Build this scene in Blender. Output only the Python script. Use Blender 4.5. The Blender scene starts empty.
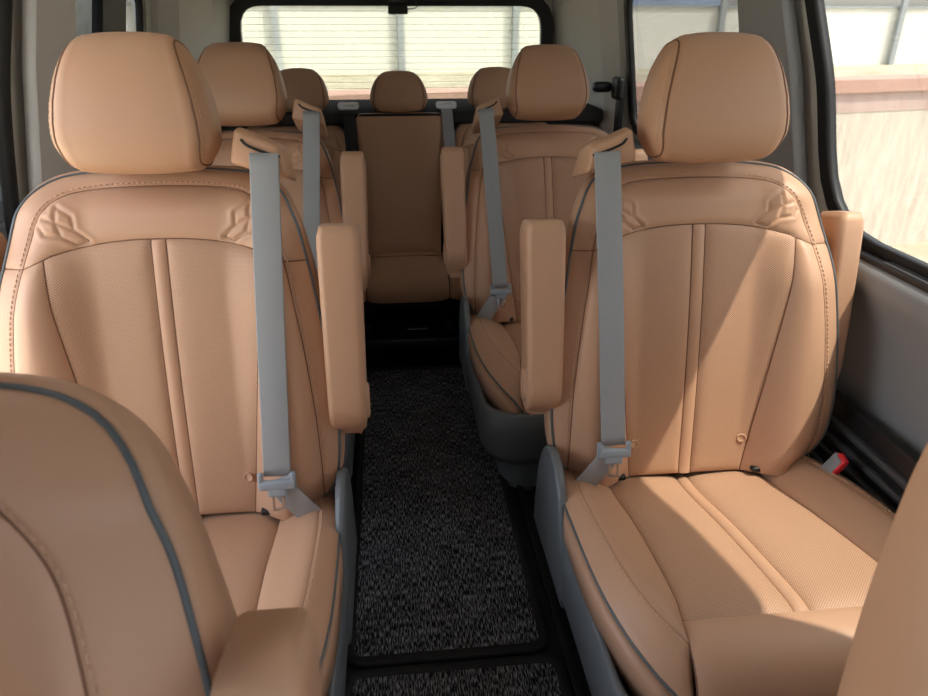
import bpy, bmesh, math, random
from mathutils import Vector, Matrix
random.seed(7)
D = bpy.data
SC = bpy.context.scene
COL = SC.collection
R = math.radians
V = Vector

# ------------------------------------------------------------------ materials
def mat_new(name):
    m = D.materials.new(name); m.use_nodes = True
    nt = m.node_tree
    return m, nt, nt.nodes['Principled BSDF']

def nd(nt, t, **kw):
    n = nt.nodes.new(t)
    for k, v in kw.items():
        setattr(n, k, v)
    return n

def simple(name, col, rough=.5, spec=.5, metal=0., bump=None, vary=None):
    m, nt, b = mat_new(name)
    b.inputs['Base Color'].default_value = (*col, 1)
    b.inputs['Roughness'].default_value = rough
    b.inputs['Specular IOR Level'].default_value = spec
    b.inputs['Metallic'].default_value = metal
    tc = nd(nt, 'ShaderNodeTexCoord')
    if bump:
        sc, st = bump
        n = nd(nt, 'ShaderNodeTexNoise'); n.inputs['Scale'].default_value = sc; n.inputs['Detail'].default_value = 3
        nt.links.new(tc.outputs['Object'], n.inputs['Vector'])
        bp = nd(nt, 'ShaderNodeBump'); bp.inputs['Strength'].default_value = st; bp.inputs['Distance'].default_value = .001
        nt.links.new(n.outputs['Fac'], bp.inputs['Height']); nt.links.new(bp.outputs['Normal'], b.inputs['Normal'])
    if vary:
        sc, amt = vary
        n = nd(nt, 'ShaderNodeTexNoise'); n.inputs['Scale'].default_value = sc; n.inputs['Detail'].default_value = 5
        nt.links.new(tc.outputs['Object'], n.inputs['Vector'])
        mx = nd(nt, 'ShaderNodeMix', data_type='RGBA')
        mx.inputs[6].default_value = (*[c*(1-amt) for c in col], 1); mx.inputs[7].default_value = (*[min(1, c*(1+amt)) for c in col], 1)
        nt.links.new(n.outputs['Fac'], mx.inputs[0]); nt.links.new(mx.outputs[2], b.inputs['Base Color'])
    return m

TAN = (.53, .313, .194)
def perforated(name, col):
    m, nt, b = mat_new(name)
    uv = nd(nt, 'ShaderNodeUVMap'); uv.uv_map = 'UVMap'
    mp = nd(nt, 'ShaderNodeMapping'); mp.inputs['Rotation'].default_value = (0, 0, R(45)); mp.inputs['Scale'].default_value = (330, 330, 1)
    fr = nd(nt, 'ShaderNodeVectorMath', operation='FRACTION')
    sb = nd(nt, 'ShaderNodeVectorMath', operation='SUBTRACT'); sb.inputs[1].default_value = (.5, .5, 0)
    ln = nd(nt, 'ShaderNodeVectorMath', operation='LENGTH')
    mr = nd(nt, 'ShaderNodeMapRange'); mr.inputs[1].default_value = .20; mr.inputs[2].default_value = .36; mr.inputs[3].default_value = 1; mr.inputs[4].default_value = 0
    L = nt.links.new
    L(uv.outputs[0], mp.inputs[0]); L(mp.outputs[0], fr.inputs[0]); L(fr.outputs[0], sb.inputs[0]); L(sb.outputs[0], ln.inputs[0]); L(ln.outputs['Value'], mr.inputs[0])
    mx = nd(nt, 'ShaderNodeMix', data_type='RGBA')
    mx.inputs[6].default_value = (*[c*1.06 for c in col], 1); mx.inputs[7].default_value = (*[c*.46 for c in col], 1)
    L(mr.outputs[0], mx.inputs[0]); L(mx.outputs[2], b.inputs['Base Color'])
    bp = nd(nt, 'ShaderNodeBump'); bp.invert = True; bp.inputs['Strength'].default_value = .35; bp.inputs['Distance'].default_value = .001
    L(mr.outputs[0], bp.inputs['Height']); L(bp.outputs[0], b.inputs['Normal'])
    b.inputs['Roughness'].default_value = .5; b.inputs['Specular IOR Level'].default_value = .35
    return m

M = {}
M['tan'] = simple('tan_leather', TAN, .46, .4, bump=(420, .12))
M['perf'] = perforated('perforated_tan_leather', TAN)
M['seam'] = simple('brown_seam', (.20, .095, .05), .7)
M['thread'] = simple('light_thread', (.62, .40, .26), .7)
M['quilt'] = simple('brown_thread', (.36, .20, .115), .7)
M['piping'] = simple('blue_grey_piping', (.10, .115, .12), .5)
M['belt'] = simple('grey_webbing', (.33, .345, .35), .6, .3, bump=(900, .3))
M['beltblack'] = simple('black_webbing', (.012, .012, .013), .6)
M['latch'] = simple('grey_latch_plastic', (.30, .345, .38), .35)
M['steel'] = simple('steel', (.6, .6, .6), .25, metal=1)
M['grey'] = simple('grey_plastic', (.125, .138, .146), .45, bump=(600, .15))
M['greyd'] = simple('dark_grey_plastic', (.23, .245, .255), .5, bump=(600, .2))
M['black'] = simple('black_plastic', (.010, .010, .011), .45)
M['rubber'] = simple('black_rubber', (.012, .012, .013), .55)
M['ribs'] = simple('charcoal_plastic', (.055, .06, .066), .4)
M['red'] = simple('red_button', (.75, .03, .04), .35)
M['trim'] = simple('light_grey_trim', (.70, .69, .65), .6, bump=(300, .1))
M['trim_lit'] = simple('lit_grey_trim', (.78, .79, .80), .55)  # pillar trim with the light on the left pillar put into its colour
M['trim_shade'] = simple('shaded_grey_trim', (.30, .31, .31), .6, bump=(300, .1))  # pillar trim darkened to carry the shade on the right pillar
M['head'] = simple('headliner', (.48, .465, .43), .9, bump=(500, .3))
M['vinyl'] = simple('black_floor_vinyl', (.014, .014, .016), .6, bump=(200, .3))
M['ledge'] = simple('matt_dark_trim', (.045, .04, .038), .95, .05)
M['white'] = simple('white_plastic', (.9, .92, .94), .4)
M['bind'] = simple('black_mat_binding', (.008, .008, .009), .7, bump=(500, .4))

def mat_carpet():
    m, nt, b = mat_new('flecked_black_carpet')
    L = nt.links.new
    tc = nd(nt, 'ShaderNodeTexCoord')
    mp = nd(nt, 'ShaderNodeMapping'); mp.inputs['Scale'].default_value = (420, 58, 1)
    n = nd(nt, 'ShaderNodeTexNoise'); n.inputs['Scale'].default_value = 1; n.inputs['Detail'].default_value = 2
    L(tc.outputs['Object'], mp.inputs[0]); L(mp.outputs[0], n.inputs['Vector'])
    n2 = nd(nt, 'ShaderNodeTexNoise'); n2.inputs['Scale'].default_value = 14; n2.inputs['Detail'].default_value = 2
    L(tc.outputs['Object'], n2.inputs['Vector'])
    r = nd(nt, 'ShaderNodeValToRGB')
    r.color_ramp.elements[0].position = .46; r.color_ramp.elements[0].color = (.012, .012, .014, 1)
    r.color_ramp.elements[1].position = .76; r.color_ramp.elements[1].color = (.50, .52, .58, 1)
    ad = nd(nt, 'ShaderNodeMath', operation='MULTIPLY_ADD'); ad.inputs[1].default_value = .12; 
    L(n2.outputs['Fac'], ad.inputs[0]); L(n.outputs['Fac'], ad.inputs[2])
    sub = nd(nt, 'ShaderNodeMath', operation='SUBTRACT'); sub.inputs[1].default_value = .06
    L(ad.outputs[0], sub.inputs[0]); L(sub.outputs[0], r.inputs[0]); L(r.outputs[0], b.inputs['Base Color'])
    b.inputs['Roughness'].default_value = .95; b.inputs['Specular IOR Level'].default_value = .1
    bp = nd(nt, 'ShaderNodeBump'); bp.inputs['Strength'].default_value = .6; bp.inputs['Distance'].default_value = .003
    L(n.outputs['Fac'], bp.inputs['Height']); L(bp.outputs[0], b.inputs['Normal'])
    return m
M['carpet'] = mat_carpet()

def mat_glass(name, tint):
    m = D.materials.new(name); m.use_nodes = True; nt = m.node_tree; nt.nodes.clear(); L = nt.links.new
    o = nd(nt, 'ShaderNodeOutputMaterial'); mx = nd(nt, 'ShaderNodeMixShader'); t = nd(nt, 'ShaderNodeBsdfTransparent'); g = nd(nt, 'ShaderNodeBsdfGlossy')
    
    t.inputs[0].default_value = (*tint, 1); g.inputs['Roughness'].default_value = .02
    mx.inputs[0].default_value = .05; L(t.outputs[0], mx.inputs[1]); L(g.outputs[0], mx.inputs[2]); L(mx.outputs[0], o.inputs[0])
    return m
M['glass'] = mat_glass('shaded_windscreen_glass', (.28, .29, .29))  # tint darkened to hold back light from the unseen front windows
M['glassa'] = mat_glass('tinted_glass', (.50, .50, .487))
M['glassb'] = mat_glass('privacy_glass', (.32, .32, .313))
M['glassr'] = mat_glass('rear_window_glass', (.46, .468, .44))

def mat_concrete(name, c0, c1, scale=2.2, streak=True):
    m, nt, b = mat_new(name); L = nt.links.new
    tc = nd(nt, 'ShaderNodeTexCoord')
    mp = nd(nt, 'ShaderNodeMapping'); mp.inputs['Scale'].default_value = (6, 6, 1.2) if streak else (1, 1, 1)
    n = nd(nt, 'ShaderNodeTexNoise'); n.inputs['Scale'].default_value = scale; n.inputs['Detail'].default_value = 8; n.inputs['Roughness'].default_value = .65
    r = nd(nt, 'ShaderNodeValToRGB'); r.color_ramp.elements[0].position = .3; r.color_ramp.elements[1].position = .62
    r.color_ramp.elements[0].color = (*c0, 1); r.color_ramp.elements[1].color = (*c1, 1)
    L(tc.outputs['Object'], mp.inputs[0]); L(mp.outputs[0], n.inputs['Vector']); L(n.outputs['Fac'], r.inputs[0]); L(r.outputs[0], b.inputs['Base Color'])
    b.inputs['Roughness'].default_value = .95; b.inputs['Specular IOR Level'].default_value = .1
    return m
M['concrete'] = mat_concrete('weathered_concrete', (.50, .44, .37), (.66, .61, .53))
M['pinkband'] = mat_concrete('faded_pink_paint', (.45, .33, .30), (.56, .43, .39))
M['coping'] = mat_concrete('red_painted_coping', (.44, .27, .22), (.53, .35, .29), 3, False)
M['ground'] = mat_concrete('roof_deck_concrete', (.33, .29, .20), (.50, .46, .36), 1.2, False)
M['panel'] = simple('cream_barrier_panel', (.76, .75, .68), .8, .1, vary=(.5, .05))
M['panelbase'] = simple('white_barrier_base', (.80, .74, .68), .8, .1, vary=(.5, .05))
M['post'] = simple('galvanised_post', (.33, .36, .37), .6, .3)
M['hill'] = simple('hazy_hill_forest', (.17, .21, .28), 1, 0, vary=(.02, .3))  # blue distance haze mixed into the forest colour
M['grime'] = simple('grey_stained_wall', (.22, .23, .23), .9, .1, vary=(3, .4))

# ------------------------------------------------------------------ helpers
def link(name, me, mat=None, parent=None, smooth=True):
    o = D.objects.new(name, me); COL.objects.link(o)
    if mat is not None:
        me.materials.append(M[mat] if isinstance(mat, str) else mat)
    if smooth:
        for p in me.polygons: p.use_smooth = True
    if parent: o.parent = parent
    return o

def frombm(name, bm, mat=None, parent=None, smooth=True):
    bmesh.ops.recalc_face_normals(bm, faces=bm.faces[:])
    me = D.meshes.new(name); bm.to_mesh(me); bm.free()
    return link(name, me, mat, parent, smooth)

def thing(name, label, cat, loc=(0, 0, 0), group=None):
    o = D.objects.new(name, None); COL.objects.link(o); o.location = loc; o.empty_display_size = .1
    o['label'] = label; o['category'] = cat
    if group: o['group'] = group
    return o

def tag(o, label, cat, group=None, kind=None):
    o['label'] = label; o['category'] = cat
    if group: o['group'] = group
    if kind: o['kind'] = kind
    return o

def struct(o):
    o['kind'] = 'structure'; return o

def cr(pts, n):
    """smooth curve through points, resampled to n points evenly by length"""
    P = [V(p) if len(p) == 3 else V((p[0], p[1], 0)) for p in pts]
    if len(P) == 2:
        dense = [P[0].lerp(P[1], i/40) for i in range(41)]
    else:
        Q = [2*P[0]-P[1]] + P + [2*P[-1]-P[-2]]; dense = []
        for i in range(1, len(Q)-2):
            for k in range(24):
                s = k/24
                a, b, c, d = Q[i-1], Q[i], Q[i+1], Q[i+2]
                dense.append(.5*((2*b) + (c-a)*s + (2*a-5*b+4*c-d)*s*s + (3*b-a-3*c+d)*s**3))
        dense.append(P[-1])
    L = [0]
    for a, b in zip(dense, dense[1:]): L.append(L[-1]+(b-a).length)
    out = []; j = 0
    for i in range(n):
        t = L[-1]*i/(n-1)
        while j < len(L)-2 and L[j+1] < t: j += 1
        s = (t-L[j])/max(1e-9, L[j+1]-L[j]); out.append(dense[j].lerp(dense[j+1], min(1, max(0, s))))
    return out

def edge_samples(n):
    """0..1 samples, denser near both ends"""
    s = [0, .012, .03, .06, .1]
    mid = [.1+.8*i/(n+1) for i in range(1, n+1)]
    return s+mid+[1-x for x in reversed(s)]

def panel(name, A, B, mapf, mat, parent, nv=8, puff=.006, w=.008, ends=(True, True), ref=(0, -1, .4), disp=None, flat_edges=(False, False)):
    """sheet ruled between curves A and B (2D or 3D points), padded between its seams"""
    n = len(A); vs = edge_samples(nv)
    LA = [0]
    for i in range(1, n):
        LA.append(LA[-1] + ((A[i]-A[i-1]).length+(B[i]-B[i-1]).length)/2)
    P = []; DD = []; UV = []
    for i in range(n):
        wd = (A[i]-B[i]).length
        for v in vs:
            q = A[i].lerp(B[i], v); UV.append((q.x, q.y)); P.append(mapf(q))
            d = 9
            if not flat_edges[0]: d = min(d, v*wd)
            if not flat_edges[1]: d = min(d, (1-v)*wd)
            if ends[0]: d = min(d, LA[i])
            if ends[1]: d = min(d, LA[-1]-LA[i])
            h = puff*(1-math.exp(-d/w))
            if disp: h += disp(q)
            DD.append(h)
    m = len(vs); F = []
    for i in range(n-1):
        for j in range(m-1):
            F.append((i*m+j, i*m+j+1, (i+1)*m+j+1, (i+1)*m+j))
    rf = V(ref); NN = []
    for i in range(n):
        for j in range(m):
            a = P[min(n-1, i+1)*m+j]-P[max(0, i-1)*m+j]; b = P[i*m+min(m-1, j+1)]-P[i*m+max(0, j-1)]
            nn = a.cross(b)
            if nn.length < 1e-12: nn = rf.copy()
            nn.normalize()
            if nn.dot(rf) < 0: nn.negate()
            NN.append(nn)
    P = [p+nn*h for p, nn, h in zip(P, NN, DD)]
    me = D.meshes.new(name); me.from_pydata([tuple(p) for p in P], [], F)
    uvl = me.uv_layers.new(name='UVMap')
    for lp in me.loops: uvl.data[lp.index].uv = UV[lp.vertex_index]
    bm = bmesh.new(); bm.from_mesh(me)
    bm.normal_update()
    s = sum((f.normal.dot(rf)*f.calc_area() for f in bm.faces))
    if s < 0: bmesh.ops.reverse_faces(bm, faces=bm.faces[:])
    bm.to_mesh(me); bm.free()
    return link(name, me, mat, parent)

def tube_bm(bm, pts, r, seg=8, closed=False):
    n = len(pts); rings = []; up = None
    for i, p in enumerate(pts):
        if closed: t = pts[(i+1) % n]-pts[i-1]
        else: t = pts[min(n-1, i+1)]-pts[max(0, i-1)]
        t.normalize()
        if up is None: up = t.orthogonal().normalized()
        up = (up-t*up.dot(t))
        if up.length < 1e-6: up = t.orthogonal()
        up.normalize(); s = t.cross(up)
        rings.append([bm.verts.new(p+(up*math.cos(2*math.pi*k/seg)+s*math.sin(2*math.pi*k/seg))*r) for k in range(seg)])
    for i in range(n-1 if not closed else n):
        a, b = rings[i], rings[(i+1) % n]
        for k in range(seg): bm.faces.new((a[k], a[(k+1) % seg], b[(k+1) % seg], b[k]))
    if not closed:
        bm.faces.new(rings[0][::-1]); bm.faces.new(rings[-1])

def tube(name, pts, r, mat, parent=None, seg=8, closed=False):
    bm = bmesh.new(); tube_bm(bm, pts, r, seg, closed); return frombm(name, bm, mat, parent)

def stitches(name, pts, mat, parent, dash=.0055, gap=.0035, r=.0009):
    bm = bmesh.new(); acc = 0; L = [0]
    for a, b in zip(pts, pts[1:]): L.append(L[-1]+(b-a).length)
    def at(t):
        for j in range(len(L)-1):
            if L[j+1] >= t:
                return pts[j].lerp(pts[j+1], (t-L[j])/max(1e-9, L[j+1]-L[j]))
        return pts[-1].copy()
    t = 0
    while t+dash < L[-1]:
        tube_bm(bm, [at(t), at(t+dash)], r, 5); t += dash+gap
    return frombm(name, bm, mat, parent)

def rbox_bm(bm, size, mtx=None, r=.008, seg=3, taper=None):
    g = bmesh.ops.create_cube(bm, size=1); vs = g['verts']
    for v in vs: v.co = V((v.co.x*size[0], v.co.y*size[1], v.co.z*size[2]))
    if taper:
        for v in vs: taper(v)
    es = list({e for v in vs for e in v.link_edges})
    res = bmesh.ops.bevel(bm, geom=vs+es, offset=r, segments=seg, profile=.5, affect='EDGES', clamp_overlap=True) if r > 0 else None
    if mtx is not None:
        nv = {v for f in (res['faces'] if res else []) for v in f.verts} | {v for v in vs if v.is_valid}
        allv = set()
        st = list(nv)
        while st:
            v = st.pop()
            if v in allv: continue
            allv.add(v); st += [e.other_vert(v) for e in v.link_edges]
        bmesh.ops.transform(bm, matrix=mtx, verts=list(allv))

def rbox(name, size, loc, mat, parent=None, r=.008, rot=None, seg=3, taper=None):
    bm = bmesh.new(); m = Matrix.Translation(V(loc))
    if rot is not None: m = m @ rot
    rbox_bm(bm, size, m, r, seg, taper); o = frombm(name, bm, mat, parent)
    return o

def loft(name, rings, mat, parent=None, cap0=True, cap1=True):
    bm = bmesh.new(); RR = [[bm.verts.new(p) for p in ring] for ring in rings]; n = len(rings[0])
    for a, b in zip(RR, RR[1:]):
        for k in range(n): bm.faces.new((a[k], a[(k+1) % n], b[(k+1) % n], b[k]))
    if cap0: bm.faces.new(RR[0][::-1])
    if cap1: bm.faces.new(RR[-1])
    return frombm(name, bm, mat, parent)

def rrect(x0, x1, y0, y1, r, k=6):
    out = []
    for cx, cy, a0 in ((x1-r, y1-r, 0), (x0+r, y1-r, 90), (x0+r, y0+r, 180), (x1-r, y0+r, 270)):
        for i in range(k+1):
            a = R(a0+90*i/k); out.append((cx+r*math.cos(a), cy+r*math.sin(a)))
    return out

def ribbon(name, pts, wdirs, width, mat, parent, th=.0016):
    bm = bmesh.new(); n = len(pts); rings = []
    for i, p in enumerate(pts):
        t = (pts[min(n-1, i+1)]-pts[max(0, i-1)]).normalized(); wv = wdirs[i]-t*wdirs[i].dot(t); wv.normalize(); nn = t.cross(wv)
        rings.append([bm.verts.new(p+wv*a*width/2+nn*b*th/2) for a, b in ((-1, -1), (-.93, -1.5), (.93, -1.5), (1, -1), (1, 1), (.93, 1.5), (-.93, 1.5), (-1, 1))])
    for a, b in zip(rings, rings[1:]):
        for k in range(8): bm.faces.new((a[k], a[(k+1) % 8], b[(k+1) % 8], b[k]))
    bm.faces.new(rings[0][::-1]); bm.faces.new(rings[-1])
    return frombm(name, bm, mat, parent)

def plate(name, outer, holes, th, mapf, mat, parent=None):
    """flat plate with holes, outline given in 2D, mapped to 3D by mapf(a, b, depth)"""
    cu = D.curves.new(name, 'CURVE'); cu.dimensions = '2D'; cu.fill_mode = 'BOTH'; cu.extrude = th/2
    for poly in [outer]+holes:
        s = cu.splines.new('POLY'); s.points.add(len(poly)-1); s.use_cyclic_u = True
        for p, q in zip(s.points, poly): p.co = (q[0], q[1], 0, 1)
    tmp = D.objects.new('tmp', cu); COL.objects.link(tmp)
    dg = bpy.context.evaluated_depsgraph_get(); me = D.meshes.new_from_object(tmp.evaluated_get(dg))
    D.objects.remove(tmp); D.curves.remove(cu)
    for v in me.vertices: v.co = mapf(v.co.x, v.co.y, v.co.z)
    me.name = name
    bm = bmesh.new(); bm.from_mesh(me); bmesh.ops.remove_doubles(bm, verts=bm.verts[:], dist=1e-5); bmesh.ops.recalc_face_normals(bm, faces=bm.faces[:]); bm.to_mesh(me); bm.free()
    me.materials.clear()
    return link(name, me, mat, parent, smooth=False)

def smooth01(x): x = min(1, max(0, x)); return x*x*(3-2*x)
def mir(pts): return [(-p[0],)+tuple(p[1:]) for p in pts]

# ------------------------------------------------------------------ the seat
Z0 = .385
def make_back(parent, rec, sx=1., st=1., z0=Z0, fine=1., rim=0., low=0.):
    """the reclined backrest with its sewn panels; returns the local-to-object map"""
    cs, sn = math.cos(R(rec)), math.sin(R(rec))
    Ph = [(.235, -.005), (.262, .012), (.280, .05), (.288, .12), (.286, .2), (.276, .3), (.261, .40), (.248, .46), (.232, .52), (.210, .565), (.170, .594), (.10, .605), (0, .607)]
    Sh = [(.25, -.02), (.254, .06), (.252, .15), (.247, .22), (.236, .32), (.222, .405), (.208, .465), (.188, .525), (.158, .560), (.105, .574), (0, .578)]
    if rim:
        Sh = [(max(0, x-rim), t-(0 if t < .4 else rim*.8*min(1, (t-.4)/.15))) for x, t in Sh]
    def lookup(C, t):
        for a, b in zip(C, C[1:]):
            if a[1] <= t <= b[1]: return a[0]+(b[0]-a[0])*(t-a[1])/max(1e-6, b[1]-a[1])
        return C[-1][0]
    YL = .4475-low
    yP = (.2515 if not low else lookup(Ph, YL), YL); yS = (.2130 if not low else lookup(Sh, YL), YL)
    xI = .180-rim
    def halfw(t):
        t = min(.6069, max(-.005, t))
        for a, b in zip(Ph, Ph[1:]):
            if a[1] <= t <= b[1]: return a[0]+(b[0]-a[0])*(t-a[1])/max(1e-6, b[1]-a[1])
        return .1
    def base(x, t):
        ax = abs(x); hw = halfw(t)
        k = 1-smooth01((t-.36)/.16)*.72
        b = smooth01((ax-.105)/.10)*.062*k
        e = smooth01((ax-(hw-.075))/.085)*.036*(.35+.65*k)
        top = smooth01((t-.53)/.08)*.042
        bot = smooth01((.08-t)/.10)*.012*smooth01((ax-.18)/.05)
        return -.018+b-e-top-bot+.012*math.sin(math.pi*min(1, max(0, t)/.6))
    def L(x, t, n):
        return V((x*sx, t*st*sn-n*cs, z0+t*st*cs+n*sn))
    def mp(q): return L(q.x, q.y, base(q.x, q.y))
    def mpo(q, dn=0.): return L(q.x, q.y, base(q.x, q.y)+dn)
    nP = int(120*fine)
    P = cr(Ph+mir(Ph[-2::-1]), nP)
    # shell: flank from the piping round to the rear face
    loop = P+[V((x, -.012, 0)) for x in (-.16, -.08, 0, .08, .16)]
    rings = []
    cen = V((0, .3, 0))
    for off, dn in ((-.012, -.012), (0, 0), (.006, -.012), (.007, -.036), (-.002, -.078), (-.016, -.105), (-.05, -.120), (-.11, -.124)):
        ring = []
        n = len(loop)
        for i, q in enumerate(loop):
            tg = loop[(i+1) % n]-loop[i-1]; nn = V((tg.y, -tg.x, 0)); nn.normalize()
            if nn.dot(q-cen) < 0: nn.negate()
            qq = q+nn*off
            bq = base(q.x, q.y)-(.035 if q.y < -.008 else 0)
            ring.append(L(qq.x, qq.y, bq*max(0, 1+dn/.1)+dn))
        rings.append(ring)
    bk = loft('backrest', rings, 'tan', parent, cap0=False)
    # sewn panels
    S = cr(Sh+mir(Sh[-2::-1]), nP)
    Spts = cr(Sh, 200)
    def S_from(t0, t1, n):  # right half of the seam between two heights
        return cr([p for p in Spts if t0 <= p.y <= t1], n)
    yb = [yP, yS, (xI, .461-low), (xI-.015, .468-low), (.12-rim*.7, .480-low), (.06-rim*.3, .488-low), (0, .490-low)]
    # yoke: between the cross seam and the arch of the stitched seam
    arch_r = [p for p in Spts if p.y >= YL-.0015]
    arch = cr([tuple(p)[:2] for p in arch_r]+[(-p.x, p.y) for p in arch_r[-2::-1]], int(210*fine))
    ybl = yb[1:]; yb_full = cr(ybl+mir(ybl[-2::-1]), int(210*fine))
    yb_full[0] = arch[0].copy(); yb_full[-1] = arch[-1].copy()
    q1 = [[(.158, .545), (.135, .530), (.134, .508), (.160, .521), (.158, .545)], [(.134, .508), (.112, .490), (.130, .483), (.153, .497), (.160, .521)], [(.153, .497), (.176, .500), (.184, .512)], [(.160, .521), (.177, .527)]]
    segs = []
    for pl in q1:
        for a, b in zip(pl, pl[1:]):
            for s in (1, -1): segs.append((V((a[0]*s, a[1], 0)), V((b[0]*s, b[1], 0))))
    def quilt(q):
        if rim or abs(q.x) < .08: return 0
        d = 9
        for a, b in segs:
            ab = b-a; t = max(0, min(1, (q-a).dot(ab)/ab.length_squared)); d = min(d, (q-(a+ab*t)).length)
        return -.0026*math.exp(-(d/.0027)**2)+.0012*math.exp(-((d-.0075)/.004)**2)
    panel('yoke', yb_full, arch, mp, 'tan', bk, nv=int(34*fine), disp=quilt, ends=(False, False))
    # rim between stitched seam and piping: left, right, top
    iP = [i for i, p in enumerate(P) if p.y > YL or abs(p.x) < .1]
    Pr = [p for p in P if p.x > 0 and p.y <= YL]; Pl = [p for p in P if p.x < 0 and p.y <= YL]
    Sr = [p for p in S if p.x > 0 and p.y <= YL]; Sl = [p for p in S if p.x < 0 and p.y <= YL]
    nb = int(50*fine)
    for s in (1, -1):
        a = cr([(p.x*s, p.y) for p in Sr]+[(yS[0]*s, yS[1])], nb); b = cr([(p.x*s, p.y) for p in Pr]+[(yP[0]*s, yP[1])], nb)
        panel('bolster_rim', a, b, mp, 'tan', bk, nv=4, puff=.004, w=.006)
        inner = cr([((.118-rim)*s, -.03), (xI*s, .461-low)], nb)
        outer = cr([((.25-rim)*s, -.03)]+[(p.x*s, p.y) for p in Sr][2:]+[(yS[0]*s, yS[1]-.001)], nb)
        panel('bolster', inner, outer, mp, 'tan', bk, nv=10, puff=.006)
        ytop = [p for p in cr(yb, 200) if .0125 <= p.x <= xI+.0001]
        ytop = cr([(.0125*s, .4899-low)]+[(p.x*s, p.y) for p in reversed(ytop)][3:-2]+[(xI*s, .461-low)], 26)
        panel('perforated_panel', cr([(.0125*s, -.03), ((.118-rim)*s, -.03)], 26), ytop, mp, 'perf', bk, nv=46, puff=.007)
    arT = [p for p in S if p.y >= YL]; arP = [p for p in P if p.y >= YL]
    panel('top_rim', cr([(yS[0], yS[1])]+[tuple(p)[:2] for p in arT]+[(-yS[0], yS[1])], int(100*fine)), cr([(yP[0], yP[1])]+[tuple(p)[:2] for p in arP]+[(-yP[0], yP[1])], int(100*fine)), mp, 'tan', bk, nv=6, puff=.005, w=.008)
    panel('centre_strip', cr([(-.0125, -.03), (-.0125, .4895-low)], nb), cr([(.0125, -.03), (.0125, .4895-low)], nb), mp, 'tan', bk, nv=4, puff=.005, w=.005, ends=(False, True))
    # seam cords sunk in the joints, piping on the edge, stitching beside the arch
    bm = bmesh.new()
    def cord(pts, dn=.0003, r=.0013): tube_bm(bm, [mpo(q, dn) for q in pts], r, 6)
    cord(S)
    full = cr(yb+mir(yb[-2::-1]), 90); cord(full)
    for s in (1, -1):
        cord(cr([(.0125*s, -.03), (.0125*s, .4895-low)], 40))
        cord(cr([((.118-rim)*s, -.03), (xI*s, .461-low)], 40))
    frombm('seam', bm, 'seam', bk)
    tube('piping', [mpo(q, .001) for q in P], .0027, 'piping', bk)
    So = []
    for i, q in enumerate(S):
        tg = S[min(len(S)-1, i+1)]-S[max(0, i-1)]; nn = V((tg.y, -tg.x, 0)); nn.normalize()
        if nn.dot(q-cen) < 0: nn.negate()
        qq = q+nn*.0065; So.append(mpo(qq, .0042))
    stitches('stitching', So, 'thread', bk)
    for sd in ((1, -1) if not rim else ()):
        bm = bmesh.new()
        for a, b in segs:
            if a.x*sd < 0: continue
            k = max(2, int((b-a).length/.0045))
            for i in range(k):
                tube_bm(bm, [mpo(a.lerp(b, (i+.15)/k), .0030), mpo(a.lerp(b, (i+.75)/k), .0030)], .0008, 5)
        frombm('quilt_stitching', bm, 'quilt', bk)
    for s in (1, -1):
        bm = bmesh.new(); ring = []
        c = V((.113*s, .045, 0))
        for rr, dn in ((.0095, .004), (.0095, .0090), (.0075, .0100), (.0065, .0082), (.002, .0082)):
            ring.append([bm.verts.new(mpo(c+V((rr*math.cos(a*math.pi/8), rr*math.sin(a*math.pi/8), 0)), dn)) for a in range(16)])
        for a, b in zip(ring, ring[1:]):
            for k in range(16): bm.faces.new((a[k], a[(k+1) % 16], b[(k+1) % 16], b[k]))
        bm.faces.new(ring[-1]); frombm('button', bm, 'tan', bk)
    return L, base, bk

def make_headrest(parent, L, t0, hw=.130, hh=.235, dep=.066, taper=.36, nf=.010, xs=.088, xq=.110, name='headrest'):
    def prof(n=40, e=3.4):
        out = []
        for i in range(n):
            a = 2*math.pi*i/n; c, s = math.cos(a), math.sin(a)
            out.append((math.copysign(abs(c)**(2/e), c), math.copysign(abs(s)**(2/e), s)))
        return out
    pr = prof(); xm = hw; st = []
    N = 14
    for i in range(-N, N+1): st.append(xs*i/N)
    side = [.06, .15, .3, .45, .6, .72, .82, .9, .95, .98]
    xsn = [-(xs+(xm-xs)*f) for f in reversed(side)]+st+[xs+(xm-xs)*f for f in side]
    def k(x):
        ax = abs(x)
        if ax <= xs: return 1-.035*(ax/xs)**3
        f = (ax-xs)/(xm-xs); return .965*max(.02, (1-f**2.6))**(1/2.6)
    def pos(x, a, b, kk):
        h = hh/2*(1+b*kk); nn = nf+dep*a*kk
        hf = h/hh
        tp = 1-taper*max(0, hf-.25)**1.8/.75**1.8-.10*max(0, .22-hf)/.22
        nn += -.012*(hf-.5)+.010*math.sin(math.pi*hf)*(1 if a > 0 else .3)
        return L(x*tp, t0+h, nn)
    rings = [[pos(x, a, b, k(x)-(.018*math.exp(-((abs(x)-xq)/.0022)**2))) for a, b in pr] for x in xsn]
    hd = loft(name, rings, 'tan', parent)
    for s in (1, -1):
        tube('seam', [pos(s*xq, a, b, k(xq)-.010) for a, b in pr], .0020, 'seam', hd, 6, True)
        stitches('stitching', [pos(s*(xq+.008), a, b, k(xq+.008)+.003) for a, b in pr[-10:]+pr[:11]], 'thread', hd, r=.0007)
    return hd

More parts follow.
